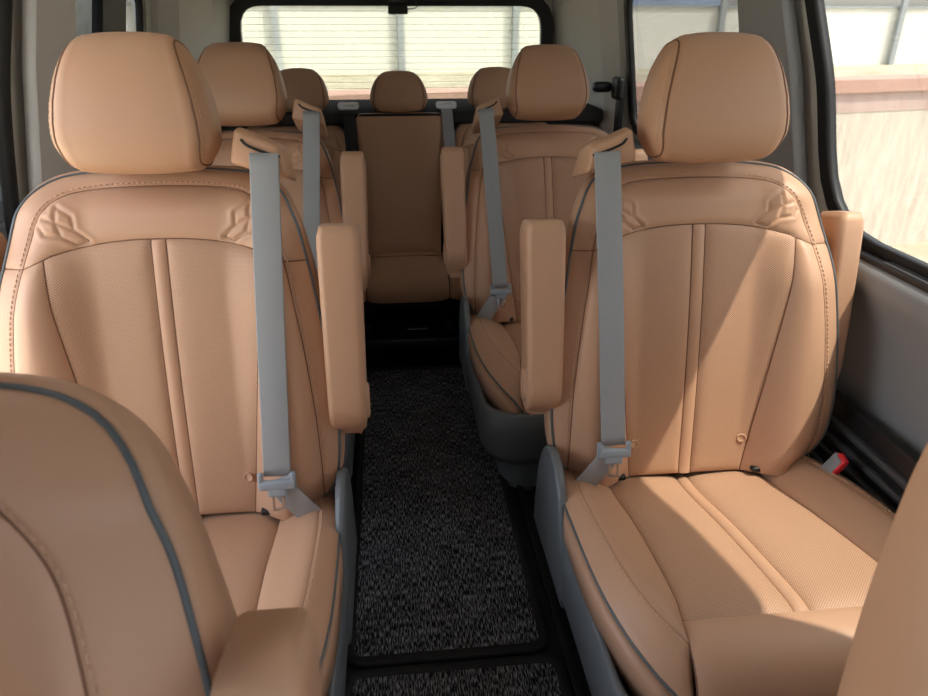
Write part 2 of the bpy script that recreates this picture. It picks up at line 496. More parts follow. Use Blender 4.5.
def make_armrest(parent, L, s, aisle):
    xi, wd, dn = (.274, .072, 0) if aisle else (.272, .052, -.055)
    bm = bmesh.new(); rings = []
    N = 22; prev = None
    t0, t1 = .118, .508 if aisle else .505
    for i in range(N+1):
        f = i/N; t = t0+(t1-t0)*f
        nf = .068-.020*(1-f)**1.5; nb = -.028+.006*f
        e = 0
        if f < .08: e = .014*(1-f/.08)**2
        if f > .93: e = .006*((f-.93)/.07)**2
        if f < .18: nf -= .055*(1-f/.18)**2
        xa, xb = xi, xi+wd-.006*(1-f)
        ring = [L(s*x, t, n+dn) for x, n in rrect(xa+e, xb-e, nb+e, nf-e*.8, .012-.2*e)]
        rings.append(ring)
    ar = loft('armrest', rings, 'tan', parent)
    bm = bmesh.new(); rr = []
    for off, k in ((xi+wd-.008, 1), (xi+wd-.0015, 1), (xi+wd+.0005, .82), (xi+wd-.0005, .8)):
        rr.append([bm.verts.new(L(s*off, .19+.034*k*math.sin(a*math.pi/10), .012+dn+.016*k*math.cos(a*math.pi/10))) for a in range(20)])
    for a, b in zip(rr, rr[1:]):
        for k in range(20): bm.faces.new((a[k], a[(k+1) % 20], b[(k+1) % 20], b[k]))
    bm.faces.new(rr[-1]); frombm('pivot_cap', bm, 'tan', ar)
    return ar

CI = [(.165, -.03, .338), (.166, .05, .350), (.17, .2, .385), (.18, .38, .416), (.188, .44, .420), (.191, .485, .410), (.193, .52, .384), (.195, .541, .34), (.195, .545, .27), (.195, .535, .20)]
CMh = [(.236, -.03, .375), (.248, .08, .398), (.252, .22, .425), (.248, .34, .438), (.230, .42, .436), (.205, .462, .424), (.190, .478, .412)]
COh = [(.262, -.05, .362), (.282, .06, .382), (.289, .2, .402), (.287, .34, .410), (.272, .43, .402), (.245, .495, .385), (.215, .53, .362), (.1955, .5435, .335)]
def make_cushion(parent):
    idm = lambda q: V((q.x, -q.y, q.z))
    cu = D.objects.new('seat_cushion', None)
    # core block: the hidden foam under the sewn cover, also the visible lower skirt
    nb = 60
    O = cr(COh, nb)
    sk = []
    K = [V((p.x+.003, p.y+.006*max(0, (p.y-.4)/.1), p.z-.082+.02*(1-i/(nb-1)))) for i, p in enumerate(O)]
    loopO = [V((p.x, -p.y, p.z)) for p in O]+[V((-p.x, -p.y, p.z)) for p in reversed(O)]
    loopM = [V((p.x*1.012+.0, -(p.y*1.004), p.z-.035)) for p in O]+[V((-p.x*1.012, -(p.y*1.004), p.z-.035)) for p in reversed(O)]
    loopK = [V((p.x, -p.y, p.z)) for p in K]+[V((-p.x, -p.y, p.z)) for p in reversed(K)]
    loopI = [V((v.x*.94, v.y*.97, v.z-.075)) for v in loopO]
    cu = loft('seat_cushion', [loopI, loopO, loopM, loopK], 'tan', parent)
    n1 = 60
    I_top = cr(CI[:5], n1)
    for s in (1, -1):
        f = lambda q, s=s: V((q.x*s, -q.y, q.z))
        I2 = cr(CI[:5]+[(.190, .478, .412)], n1)
        panel('bolster', I2, cr(CMh, n1), f, 'tan', cu, nv=8, puff=.007, ref=(0, -.3, 1), ends=(False, False))
        panel('bolster_rim', cr(CMh, n1), cr(COh, n1), f, 'tan', cu, nv=8, puff=.006, ref=(.6*s, -.4, 1), ends=(False, True))
        ctr = [(.0125, p[1], p[2]-.008) for p in CI[:5]]
        panel('perforated_panel', cr(ctr, n1), cr(CI[:5], n1), f, 'perf', cu, nv=12, puff=.009, w=.012, ref=(0, -.2, 1), ends=(False, True))
    ctr = [(p[1], p[2]-.008) for p in CI[:5]]
    panel('centre_strip', cr([(-.0125, a, b) for a, b in ctr], n1), cr([(.0125, a, b) for a, b in ctr], n1), idm, 'tan', cu, nv=4, puff=.006, w=.005, ref=(0, -.2, 1), ends=(False, True))
    fr = CI[4:]
    A = cr([(-p[0], p[1], p[2]) for p in fr], 40); B = cr(fr, 40)
    panel('front_panel', A, B, idm, 'tan', cu, nv=18, puff=.009, w=.014, ref=(0, -1, .6), ends=(True, False))
    bm = bmesh.new()
    def cord(pts, r=.0014): tube_bm(bm, [V((p.x, -p.y, p.z-.0008)) for p in pts], r, 6)
    for s in (1, -1):
        sc = lambda pts: [V((p.x*s, p.y, p.z)) for p in pts]
        cord(sc(cr(CI, 70))); cord(sc(cr(CMh, 60)), .0011); cord(sc(cr([(.0125, a, b) for a, b in ctr], 50)))
        tube('piping', [V((p.x*s, -p.y, p.z+.001)) for p in cr(COh, 60)], .0024, 'piping', cu)
        stitches('stitching', [V(((p.x+.006)*s, -p.y-.002, p.z+.0035)) for p in cr(CMh, 60)], 'thread', cu)
    cord(cr([(-.188, .44, .42), (-.0125, .44, .412), (.0125, .44, .412), (.188, .44, .42)], 30))
    frombm('seam', bm, 'seam', cu)
    return cu

def make_base(parent, s):
    rs = []
    for hw, f0, f1, z in ((.25, -.11, .48, .25), (.268, -.12, .535, .31), (.284, -.13, .552, .342), (.292, -.14, .562, .336), (.297, -.14, .566, .29), (.293, -.14, .558, .215), (.278, -.13, .532, .178), (.255, -.12, .495, .166), (.240, -.11, .470, .160), (.234, -.11, .462, .145), (.225, -.11, .445, .03), (.230, -.11, .45, .004)):
        rs.append([V((x, -y, z)) for x, y in rrect(-hw, hw, f0, f1, .085)])
    ba = loft('base', rs, 'grey', parent)
    for q in (1, -1):
        bm = bmesh.new()
        rbox_bm(bm, (.006, .10, .075), Matrix.Translation((q*.236, -.24, .09)), .002)
        frombm('cover_panel', bm, 'grey', ba)
        # recliner shield beside the backrest foot
        out = cr([(.19, .20), (.17, .30), (.12, .40), (.07, .448), (.01, .452), (-.04, .41), (-.07, .33), (-.085, .20)], 30)
        lo = lambda x, k: [V((q*x, -(p.y if False else (.0+(p.x-.0)*k)), .30+(p.y-.30)*k)) for p in out]
        loft('side_shield', [lo(.280, .97), lo(.290, 1), lo(.296, .985), lo(.298, .94)], 'grey', parent) if q == s else None
    rails = []
    return ba

def make_seat(name, label, s, group, rim=0., low=0.):
    """a captain seat facing -y; s = side (+1/-1) of the shoulder belt"""
    root = thing(name, label, 'seat', group=group)
    rec = 12
    L, base, bk = make_back(root, rec, rim=rim, low=low)
    make_headrest(root, L, .603, hh=.226)
    for q in (1, -1): make_armrest(root, L, q, q == s)
    make_cushion(root); make_base(root, s)
    # belt guide hood on the shoulder
    bm = bmesh.new()
    for x, t, n in ((.142, .612, .040), (.156, .664, .050), (.156, .672, .020), (.156, .662, -.045), (.144, .606, -.085),
                    (.234, .588, .036), (.225, .634, .046), (.226, .642, .018), (.227, .634, -.045), (.235, .580, -.080)):
        bm.verts.new(L(s*x, t, n))
    hull = bmesh.ops.convex_hull(bm, input=bm.verts[:])
    bmesh.ops.dissolve_limit(bm, angle_limit=R(3), verts=bm.verts[:], edges=bm.edges[:])
    bmesh.ops.bevel(bm, geom=bm.edges[:]+bm.verts[:], offset=.007, segments=3, profile=.5, affect='EDGES', clamp_overlap=True)
    gd = frombm('belt_guide', bm, 'tan', root)
    sl = [L(s*x, t, n) for x, t, n in ((.165, .648, .0470), (.173, .639, .0475), (.19, .631, .0470), (.210, .624, .0460), (.225, .620, .0450))]
    tube('slot', cr(sl, 20), .0024, 'black', gd, 6)
    # webbing
    a = V((.200, .626, .0485)); b = V((.180, .075, .068))
    pts, wd = [], []
    for i in range(30):
        f = i/29; q = a.lerp(b, f); n = q.z+.004*math.sin(f*math.pi)
        pts.append(L(s*q.x, q.y, n)); wd.append(L(s*(q.x+.01), q.y-.001, n)-L(s*q.x, q.y, n))
    blt = ribbon('seat_belt', pts, wd, .047, 'belt', root)
    e0 = L(s*.178, .062, .068)
    lp = [L(s*.182, .070, .066), L(s*.192, .045, .066), L(s*.212, .015, .060), L(s*.235, -.02, .046), L(s*.25, -.06, .03)]
    lp = cr(lp, 16); ribbon('lap_belt', lp, [V((s*.8, .0, .55))]*16, .044, 'belt', blt)
    ax = (L(s*.01, 0, 0)-L(0, 0, 0)).normalized(); up = (L(0, .01, 0)-L(0, 0, 0)).normalized(); fn = ax.cross(up)
    mt = Matrix((ax, up, fn)).transposed().to_4x4(); mt.translation = L(s*.180, .070, .074)
    bm = bmesh.new(); rbox_bm(bm, (.066, .019, .012), mt @ Matrix.Translation((0, -.009, 0)), .005); 
    for q in (-1, 1): rbox_bm(bm, (.010, .022, .011), mt @ Matrix.Translation((q*.028, .004, 0)), .004)
    rbox_bm(bm, (.034, .018, .010), mt @ Matrix.Translation((0, -.022, 0)), .004)
    lt = frombm('latch_plate', bm, 'latch', blt)
    bm = bmesh.new()
    for q in (-1, 1): rbox_bm(bm, (.005, .028, .003), mt @ Matrix.Translation((q*.0085, -.042, 0)), .001)
    rbox_bm(bm, (.022, .006, .003), mt @ Matrix.Translation((0, -.056, 0)), .001)
    frombm('tongue', bm, 'steel', blt)
    # buckle on the other side
    bm = bmesh.new(); rt = Matrix.Rotation(R(-s*18), 4, 'Y') @ Matrix.Rotation(R(14), 4, 'X')
    rbox_bm(bm, (.018, .030, .09), Matrix.Translation((-s*.258, -.070, .392)) @ rt, .005)
    bu = frombm('buckle', bm, 'greyd', root)
    bm = bmesh.new(); rbox_bm(bm, (.0135, .027, .040), Matrix.Translation((-s*.258, -.070, .392)) @ rt @ Matrix.Translation((0, -.005, .030)), .004)
    frombm('release_button', bm, 'red', bu)
    for q in (1, -1):
        rbox('hinge_cover', (.034, .022, .012), (q*.150, -.006, .366), 'black', root, .004)
    return root

def dup(root, name=None, label=None, skip=(), loc=None, drop=0.):
    r = root.copy(); COL.objects.link(r)
    if name: r.name = name
    if label: r['label'] = label
    if loc: r.location = loc
    for ch in list(root.children):
        if ch.name.split('.')[0] in skip: continue
        c = ch.copy(); COL.objects.link(c); c.parent = r
        if drop and ch.name.startswith('armrest'): c.scale = (.78, 1, 1); c.location = (.055, -drop*.21, -drop)
        for g in list(ch.children):
            d = g.copy(); COL.objects.link(d); d.parent = c
    return r

GRP = 'tan captain seats in rows'
seatL = make_seat('captain_seat', 'near left tan leather seat directly behind the blurred front seat with raised armrest', 1, GRP)
seatR = make_seat('captain_seat', 'tan leather seat with sunlit patch across its perforated cushion', -1, GRP)
seatL.location = (-.405, 1.102, -.004); seatR.location = (.588, 1.165, -.022)
BACK = ('backrest', 'headrest', 'armrest', 'belt_guide', 'seat_belt')
def recline(root, deg):
    """lean the backrest and what is fixed to it further back about the hinge"""
    m = Matrix.Rotation(R(-deg), 4, 'X'); pv = V((0, 0, Z0))
    for c in root.children:
        if c.name.split('.')[0] in BACK:
            c.rotation_euler = (R(-deg), 0, 0); c.location = pv-m @ pv
s3 = dup(seatL, None, 'tan leather seat between the grey-belted near left seat and the rear bench', loc=(-.42, 1.90, -.014)); recline(s3, 12)
s3 = dup(seatR, None, 'tan leather seat behind the sunlit seat, beside the aisle mat end', loc=(.495, 2.03, -.027)); recline(s3, 12)
seatR.scale = (1.02, 1, 1)
SK = ('belt_guide', 'seat_belt', 'buckle')
seatF = make_seat('captain_seat', '', 1, GRP, rim=.022, low=.15); seatF.location = (0, 0, 0)
dup(seatF, None, 'blurred tan front seat cut off at the lower left corner, armrest raised', SK, (-.388, .25, .014), .05)
dup(seatF, None, 'blurred tan front seat edge cut off at the lower right corner', SK+('armrest',), (.578, .17, .045))
def drop_tree(o):
    for c in list(o.children): drop_tree(c)
    D.objects.remove(o)
drop_tree(seatF)
for c in seatL.children:
    if c.name.startswith('headrest'): c.scale = (.97, 1, .96); c.location = (0, 0, .975*.04-.006)
# ------------------------------------------------------------------ the rear bench
bench = thing('rear_bench', 'shaded brown leather rear bench with three low headrests', 'bench', (.04, 2.76, 0))
ZB = .345
def bench_back(xc, kind):
    rec = 20; cs, sn = math.cos(R(rec)), math.sin(R(rec))
    if kind == 'mid':
        def L(x, t, n): return V((xc+x, t*sn-n*cs, ZB+t*cs+n*sn))
        rings = []
        for n, k in ((.012, .985), (.004, 1.0), (-.03, 1.01), (-.09, .99), (-.10, .95)):
            o = cr([(.145, -.02), (.150, .1), (.163, .3), (.176, .50), (.172, .535), (.15, .545), (0, .546)], 24)
            full = o+[V((-p.x, p.y, 0)) for p in reversed(o[:-1])]
            rings.append([L(p.x*k, .26+(p.y-.26)*k, n) for p in full])
        b = loft('backrest', rings, 'tan', bench, cap0=False)
        A = cr([(-.145, -.02), (-.150, .1), (-.163, .3), (-.176, .50), (-.172, .535)], 40); B = cr([(.145, -.02), (.150, .1), (.163, .3), (.176, .50), (.172, .535)], 40)
        panel('seat_panel', A, B, lambda q: L(q.x*.985, .26+(q.y-.26)*.985, .012), 'tan', b, nv=14, puff=.014, w=.02)
        return L
    tmp = D.objects.new('x', None)
    hold = {}
    before = set(D.objects)
    L0, base, bk = make_back(bench, rec, sx=.88, st=.885, z0=ZB, fine=.6)
    bk.location.x = xc
    D.objects.remove(tmp)
    def L(x, t, n): return V((xc+x, t*sn-n*cs, ZB+t*cs+n*sn))
    return L
for xc, kind in ((-.425, 'side'), (0, 'mid'), (.425, 'side')):
    Lb = bench_back(xc, kind)
    Lh = (lambda x, t, n, L=Lb, d=(0 if kind == 'mid' else (-.03 if xc > 0 else .03)): L(x+d, t, n))
    make_headrest(bench, Lh, .548 if kind == 'mid' else .56, hw=.118, hh=.172, dep=.05, taper=.34, nf=-.04, xs=.055, xq=.100)
bm = bmesh.new()
cpts = [(-.02, .325), (.08, .330), (.25, .348), (.33, .350), (.37, .342), (.395, .322), (.400, .30), (.395, .285)]
for xa, xb, nm in ((-.60, -.150, 0), (-.147, .147, 1), (.150, .60, 2)):
    A = cr([(xa, f, z) for f, z in cpts], 40); B = cr([(xb, f, z) for f, z in cpts], 40)
    panel('cushion', A, B, lambda q: V((q.x, -q.y, q.z)), 'tan', bench, nv=14, puff=.018, w=.02, ref=(0, -.5, 1), ends=(False, False))
rbox('cushion_pan', (1.20, .37, .09), (0, -.185, .275), 'black', bench, .02)
tube('cushion_seam', [V((x*.0147, -.085, .3485)) for x in range(-10, 11)], .0022, 'seam', bench, 6)
rbox('folding_frame', (1.10, .38, .05), (0, -.20, .10), 'black', bench, .01)
for x in (-.45, -.16, .16, .45):
    rbox('leg', (.04, .30, .17), (x, -.18, .085), 'black', bench, .008)
rbox('pull_handle', (.075, .012, .006), (.03, -.365, .155), 'grey', bench, .002)

# rear belts hang from guides on the ledge
def rear_belt(x, mat, label, zt, zb, latch):
    t = thing('rear_seat_belt', label, 'seat belt', (0, 0, 0))
    top = V((x, 3.02, .872)); bot = V((x+.015, 2.70, zb))
    pts = cr([top, V((x, 2.935, .865)), V((x+.004, 2.90, .80)), V((x+.010, 2.80, (zb+.84)/2-.02)), bot], 24)
    ribbon('webbing', pts, [V((1, 0, 0))]*24, .045, mat, t)
    bm = bmesh.new(); out = rrect(-.042, .042, -.012, .012, .0115); inn = rrect(-.026, .026, -.0045, .0045, .004)
    g = plate('belt_guide', out, [inn], .008, lambda a, b, d: V((x+a, 2.955+b*.9+d*.2, .886+b*.8+d)), 'white', t)
    if latch:
        bm = bmesh.new(); rbox_bm(bm, (.052, .016, .05), Matrix.Translation((x+.012, 2.742, zb+.075)), .006); frombm('latch_plate', bm, 'latch', t)
        bm = bmesh.new(); rbox_bm(bm, (.018, .004, .07), Matrix.Translation((x+.014, 2.725, zb+.03)), .001); frombm('tongue', bm, 'steel', t)
    return t
rear_belt(-.162, 'beltblack', 'black seat belt hanging beside the middle rear headrest', .86, .50, False)
rear_belt(.228, 'belt', 'grey seat belt hanging from a white guide over the rear bench', .86, .46, True)
bkl = thing('seat_buckle', 'black seat buckle with red button between rear bench cushions', 'buckle', (.258, 2.66, .365))
bm = bmesh.new(); rbox_bm(bm, (.062, .05, .085), Matrix.Translation((0, 0, .03)), .006); frombm('buckle_body', bm, 'black', bkl)
bm = bmesh.new(); rbox_bm(bm, (.045, .012, .018), Matrix.Translation((0, -.022, .062)), .003); frombm('release_button', bm, 'red', bkl)

# ------------------------------------------------------------------ floor and mats
FY0, FY1 = -1.0, 3.5
XL, XR = -.865, .965
struct(rbox('floor', (XR-XL+.1, FY1-FY0, .06), ((XL+XR)/2, (FY0+FY1)/2, -.03), 'vinyl', None, 0))
def floor_mat(x0, x1, y0, y1, label):
    t = thing('floor_mat', label, 'mat', ((x0+x1)/2, (y0+y1)/2, 0), 'flecked aisle mats')
    hx, hy = (x1-x0)/2, (y1-y0)/2
    loop = rrect(-hx, hx, -hy, hy, .03)
    loft('carpet', [[V((a, b, 0)) for a, b in loop], [V((a, b, .009)) for a, b in loop], [V((a*.985, b*.993, .011)) for a, b in loop]], 'carpet', t)
    bm = bmesh.new()
    pts = [V((a, b, .0065)) for a, b in rrect(-hx+.004, hx-.004, -hy+.004, hy-.004, .03)]
    rings = []
    n = len(pts)
    for i, p in enumerate(pts):
        tg = (pts[(i+1) % n]-pts[i-1]).normalized(); nn = V((tg.y, -tg.x, 0))
        rings.append([bm.verts.new(p+nn*a+V((0, 0, b))) for a, b in ((-.011, -.0065), (-.011, .005), (-.006, .0085), (.006, .0085), (.011, .005), (.011, -.0065))])
    for i in range(n):
        a, b = rings[i], rings[(i+1) % n]
        for k in range(5): bm.faces.new((a[k], a[k+1], b[k+1], b[k]))
    frombm('binding', bm, 'bind', t)
    return t
floor_mat(-.135, .283, 1.035, 2.36, 'long flecked black carpet mat running down the aisle')
floor_mat(-.135, .30, .40, 1.012, 'flecked black carpet mat at the near end of the aisle, mostly cropped')
for x in (-.165, .32, .36):
    tag(rbox('floor_rail', (.018, 2.2, .012), (x, 1.55, .006), 'black', None, .003), 'black seat rail along the floor ' + ('left of the aisle mat' if x < 0 else 'right of the aisle mat, ' + ('nearest the mat' if x < .33 else 'nearest the seat bases')), 'rail', 'floor rails')
tag(rbox('sill_strip', (.50, .012, .006), (.07, 2.385, .003), 'steel', None, .002), 'thin metal strip on the floor at the mat end', 'floor strip')

# ------------------------------------------------------------------ body shell
ZT = 1.44
def XW(z, side):
    k = .965-.0+(-(max(0, z-.75))*.145)
    return k if side > 0 else -(k-.10)
def wallmap(side):
    def f(y, z, d): return V((XW(z, side)+d+.02*side, y, z))
    return f
def rpoly(pts, r, k=5):
    """round polygon corners; r may be per point"""
    n = len(pts); out = []
    for i in range(n):
        p = V((*pts[i], 0)); a = V((*pts[i-1], 0)); b = V((*pts[(i+1) % n], 0)); rr = r[i] if isinstance(r, (list, tuple)) else r
        u = (a-p).normalized(); v = (b-p).normalized()
        p0 = p+u*rr; p1 = p+v*rr
        for j in range(k+1):
            s = j/k; q = p0*(1-s)**2+p*2*s*(1-s)+p1*s*s; out.append((q.x, q.y))
    return out
def scale_poly(poly, d):
    n = len(poly); c = V((sum(p[0] for p in poly)/n, sum(p[1] for p in poly)/n, 0)); out = []
    for i in range(n):
        t = V((*poly[(i+1) % n], 0))-V((*poly[i-1], 0)); nn = V((t.y, -t.x, 0)); nn.normalize(); p = V((*poly[i], 0))
        if nn.dot(p-c) < 0: nn.negate()
        q = p+nn*d; out.append((q.x, q.y))
    return out
holeFR = rpoly([(-.75, .80), (.30, .80), (.30, 1.34), (-.45, 1.34)], [.05, .08, .08, .1])
holeAR = rpoly([(.455, .772), (1.46, .772), (1.515, 1.08), (1.63, 1.345), (.455, 1.345)], [.06, .17, .05, .06, .12])
holeBR = rpoly([(1.70, .80), (2.84, .80), (2.86, 1.29), (1.87, 1.29)], [.08, .08, .07, .08])
holeFL = [(p[0], p[1]) for p in holeFR]
holeAL = rpoly([(.50, .772), (1.63, .772), (1.68, 1.05), (1.78, 1.345), (.50, 1.345)], [.06, .15, .05, .06, .12])
holeBL = rpoly([(1.95, .80), (2.68, .80), (2.70, 1.29), (2.02, 1.29)], [.08, .08, .07, .08])
upper = lambda: [(FY0, .75), (FY1, .75), (FY1, ZT), (-.25, ZT), (FY0, .86)]
wr = struct(plate('wall_right', upper(), [holeFR, holeAR, holeBR], .012, wallmap(1), 'trim'))
wl = struct(plate('wall_left', [(FY0, .75), (.50, .75), (.50, 1.25), (.60, 1.345), (1.72, 1.345), (1.77, 1.30), (1.70, 1.05), (1.68, .75), (FY1, .75), (FY1, ZT), (-.25, ZT), (FY0, .86)], [holeFL, holeBL], .012, wallmap(-1), 'trim'))
def window(name, hole, side, glass='glass'):
    fm = wallmap(side)
    w = D.objects.new(name, None); COL.objects.link(w); struct(w)
    plate('window_frame', scale_poly(hole, .018), [scale_poly(hole, -.014)], .024, lambda a, b, d: fm(a, b, d-side*.002), 'rubber', w)
    plate('window_glass', scale_poly(hole, .01), [], .004, lambda a, b, d: fm(a, b, d+side*.002), glass, w)
    return w
window('window_1', holeAR, 1, 'glassa'); window('window_2', holeBR, 1, 'glassb')
wbl = window('window_4', holeBL, -1, 'glassb')
window('window_6', holeFR, 1); window('window_7', holeFL, -1)
# black divider in the rear left window
fm = wallmap(-1)
plate('divider', [(2.17, .80), (2.38, .80), (2.46, 1.29), (2.27, 1.29)], [], .03, lambda a, b, d: fm(a, b, d+.02), 'rubber', wbl)
# rubber seal round the open sliding door
dn_ = D.objects.new('door_1', None); COL.objects.link(dn_); struct(dn_)
sealp = cr([(1.67, .02), (1.67, .4), (1.67, .75), (1.69, 1.05), (1.755, 1.28), (1.70, 1.345), (1.2, 1.35), (.62, 1.35), (.505, 1.26), (.50, .9), (.50, .4), (.50, .02)], 120)
tube('door_seal', [fm(q.x, q.y, .012 if q.y > .75 else .012) for q in sealp], .017, 'rubber', dn_, 10)
# unseen sliding door, added half open to keep light off the rear rows
d2 = D.objects.new('door_2', None); COL.objects.link(d2); struct(d2)
hd = rpoly([(1.38, .80), (1.82, .80), (1.85, 1.29), (1.38, 1.29)], .06)
plate('added_door_panel', rpoly([(1.28, .02), (1.90, .02), (1.92, 1.36), (1.28, 1.36)], .04), [hd], .03, lambda a, b, d: fm(a, b, d-.075), 'greyd', d2)
plate('added_door_glass', scale_poly(hd, .01), [], .004, lambda a, b, d: fm(a, b, d-.08), 'glassb', d2)
# pillar covers: right one coloured darker for shade, left one paler for light
pr_ = plate('trim_1', rpoly([(1.50, .76), (1.71, .76), (1.80, 1.06), (1.86, ZT-.02), (1.69, ZT-.02), (1.57, 1.10)], .02), [], .03, lambda a, b, d: V((XW(b, 1)-.022+d, a, b)), 'trim_shade')
struct(pr_)
pl_ = plate('trim_2', rpoly([(1.72, .76), (1.92, .76), (1.99, 1.06), (2.03, ZT-.02), (1.84, ZT-.02), (1.76, 1.10)], .02), [], .03, lambda a, b, d: V((XW(b, -1)+.022+d, a, b)), 'trim_lit')
struct(pl_)
# lower side panels (inner door skins)
for side, nm, ys in ((1, 'wall_right_lower', (FY0, .6, 1.7, FY1)), (-1, 'wall_left_lower', (FY0, -.3, .2, .50)), (-1, 'wall_left_rear', (1.68, 2.2, 2.8, FY1))):
    X = XW(.5, side)
    rings = []
    for x, z in ((.06, .762), (.0, .765), (-.028, .752), (-.040, .735), (-.030, .70), (-.012, .66), (.0, .60), (.004, .45), (0.0, .38), (-.004, .33), (.0, 0), (.06, 0)):
        rings.append([V((X+x*side, yy, z)) for yy in ys])
    bm = bmesh.new(); RR = [[bm.verts.new(p) for p in r] for r in rings]
    for a, b in zip(RR, RR[1:]):
        for k in range(3): bm.faces.new((a[k], a[k+1], b[k+1], b[k]))
    o = frombm(nm, bm, 'greyd'); struct(o)
# sill strip with slots below the right window, ribbed kick panel lower down
sl = thing('defogger_vent', 'long black slotted vent on the right window sill', 'vent', (XW(.76, 1)-.012, 1.0, .757))
rbox('vent_base', (.030, .62, .012), (.006, 0, .004), 'black', sl, .004)
for k in range(2): rbox('slot', (.008, .50, .004), (-.001+.013*k, -.03, .011), 'ribs', sl, .001)
kp = thing('kick_panel', 'black ribbed step panel low on the right side beside the sunlit seat', 'panel', (XW(.3, 1)-.03, 1.15, 0))
rbox('panel_board', (.02, 1.3, .45), (0, 0, .245), 'black', kp, .004)
for k in range(11): rbox('rib', (.022, 1.28, .016), (-.012, 0, .06+.036*k), 'ribs', kp, .006)
# rear wall
YR = 3.45
holeR = rpoly([(-.645, .845), (.715, .845), (.705, 1.256), (-.635, 1.256)], [.08, .08, .10, .10])
struct(plate('wall_rear', [(-.80, 0), (.90, 0), (.90, ZT), (-.80, ZT)], [holeR], .05, lambda a, b, d: V((a, YR+d+.03, b)), 'trim'))
w5 = D.objects.new('window_5', None); COL.objects.link(w5); struct(w5)
plate('window_frame', scale_poly(holeR, .050), [scale_poly(holeR, -.006)], .03, lambda a, b, d: V((a, YR-.01+d, b)), 'rubber', w5)
plate('window_glass', scale_poly(holeR, .01), [], .004, lambda a, b, d: V((a, YR+.04+d, b)), 'glassr', w5)
bm = bmesh.new()
for k in range(14):
    z = .88+k*.027; tube_bm(bm, [V((-.64, YR+.036, z)), V((.71, YR+.036, z))], .0006, 5)
frombm('heating_wire', bm, simple('heating_wire', (.5, .47, .38), .6), w5)
# D pillar covers
for side, nm in ((1, 'trim_3'), (-1, 'trim_4')):
    x1 = XW(1.0, side)
    y0 = 2.90 if side > 0 else 2.80
    pts = [(x1-side*.01, y0), (x1-side*.055, y0+.10), (x1-side*.085, 3.30), (x1-side*.14, YR), (x1+side*.03, YR), (x1+side*.03, y0)]
    rg = [[V((p[0]-side*(.145*(z-1.0) if z > .75 else -.036), p[1], z)) for p in pts] for z in (.70, .9, 1.1, 1.3, ZT)]
    o = loft(nm, rg, 'trim'); struct(o)
    for p in o.data.polygons: p.use_smooth = False
# shoulder ledge behind the bench
o = rbox('trim_5', (1.66, .50, .05), (.05, 3.20, .838), 'ledge', None, .012); struct(o)
o = rbox('trim_6', (1.66, .04, .85), (.05, 3.05, .43), 'black', None, .005); struct(o)
# ceiling with a rear header
struct(rbox('ceiling', (1.9, FY1+.15+.0, .05), (.05, (FY1-.15)/2+.0, ZT+.02), 'head', None, .0))
o = rbox('trim_7', (1.72, .16, .12), (.05, 3.42, 1.385), 'head', None, .03); struct(o)
# front bulkhead and windscreen
struct(rbox('wall_front', (1.9, .06, .86), (.05, FY0, .43), 'greyd', None, .0))
w8 = D.objects.new('window_8', None); COL.objects.link(w8); struct(w8)
plate('window_glass', [(-.80, 0), (.90, 0), (.88, .95), (-.78, .95)], [], .004, lambda a, b, d: V((a, FY0+b*.79, .86+b*.61+d)), 'glass', w8)

# belt anchor on the rear edge of the right rear window
ba = thing('belt_anchor', 'black belt anchor hook on the light pillar behind the sunlit seat headrest', 'belt anchor', (.915, 2.90, .95))
bm = bmesh.new(); rbox_bm(bm, (.035, .09, .085), Matrix.Translation((-.01, -.03, 0)), .015); frombm('cover', bm, 'black', ba)
bm = bmesh.new(); rbox_bm(bm, (.075, .05, .04), Matrix.Translation((-.055, .04, .0)), .016); frombm('loop', bm, 'black', ba)
bm = bmesh.new(); rbox_bm(bm, (.02, .05, .30), Matrix.Translation((.005, -.02, -.17)), .004); frombm('strap', bm, 'beltblack', ba)
# small camera at the top of the rear window with a looped cable
dc = thing('rear_camera', 'small black camera with looped cable at the top of the rear window', 'camera', (.055, 3.37, 1.235))
rbox('camera_body', (.085, .05, .032), (0, 0, -.002), 'black', dc, .004)
rbox('mount', (.075, .06, .012), (0, 0, .036), 'black', dc, .003)
rbox('bracket', (.02, .02, .03), (0, .01, .02), 'black', dc, .002)
tube('cable', cr([V((.042, 0, .002)), V((.075, 0, .006)), V((.085, 0, .022)), V((.07, 0, .04)), V((.05, .01, .055))], 20), .0025, 'black', dc, 6)

# ------------------------------------------------------------------ outside
o = rbox('ground', (120, 120, .1), (0, 20, -.56), 'ground', None, 0); struct(o)
# parapet wall of the roof deck, straight behind the van
pw = thing('parapet_wall', 'pale weathered concrete parapet with red coping behind the van', 'wall', (0, 0, 0)); pw['kind'] = 'structure'
PX, PY, PA = .368, 4.47, R(11.84)
ca, sa = math.cos(PA), math.sin(PA)
def pwm(u, w, z): return V((PX+u*ca-w*sa, PY+u*sa+w*ca, z))
def wbox(name, u0, u1, w0, w1, z0, z1, mat, parent, mp=pwm):
    bm = bmesh.new(); v = [bm.verts.new(mp(u, w, z)) for z in (z0, z1) for w in (w0, w1) for u in (u0, u1)]
    for f in ((0, 1, 3, 2), (4, 6, 7, 5), (0, 4, 5, 1), (2, 3, 7, 6), (0, 2, 6, 4), (1, 5, 7, 3)): bm.faces.new([v[i] for i in f])
    return frombm(name, bm, mat, parent, smooth=False)
wbox('concrete_face', -12, 14, 0, .25, -.6, .572, 'concrete', pw)
wbox('painted_band', -12, 14, -.004, .25, .572, .712, 'pinkband', pw)
wbox('coping', -12, 14, -.03, .30, .712, .80, 'coping', pw)
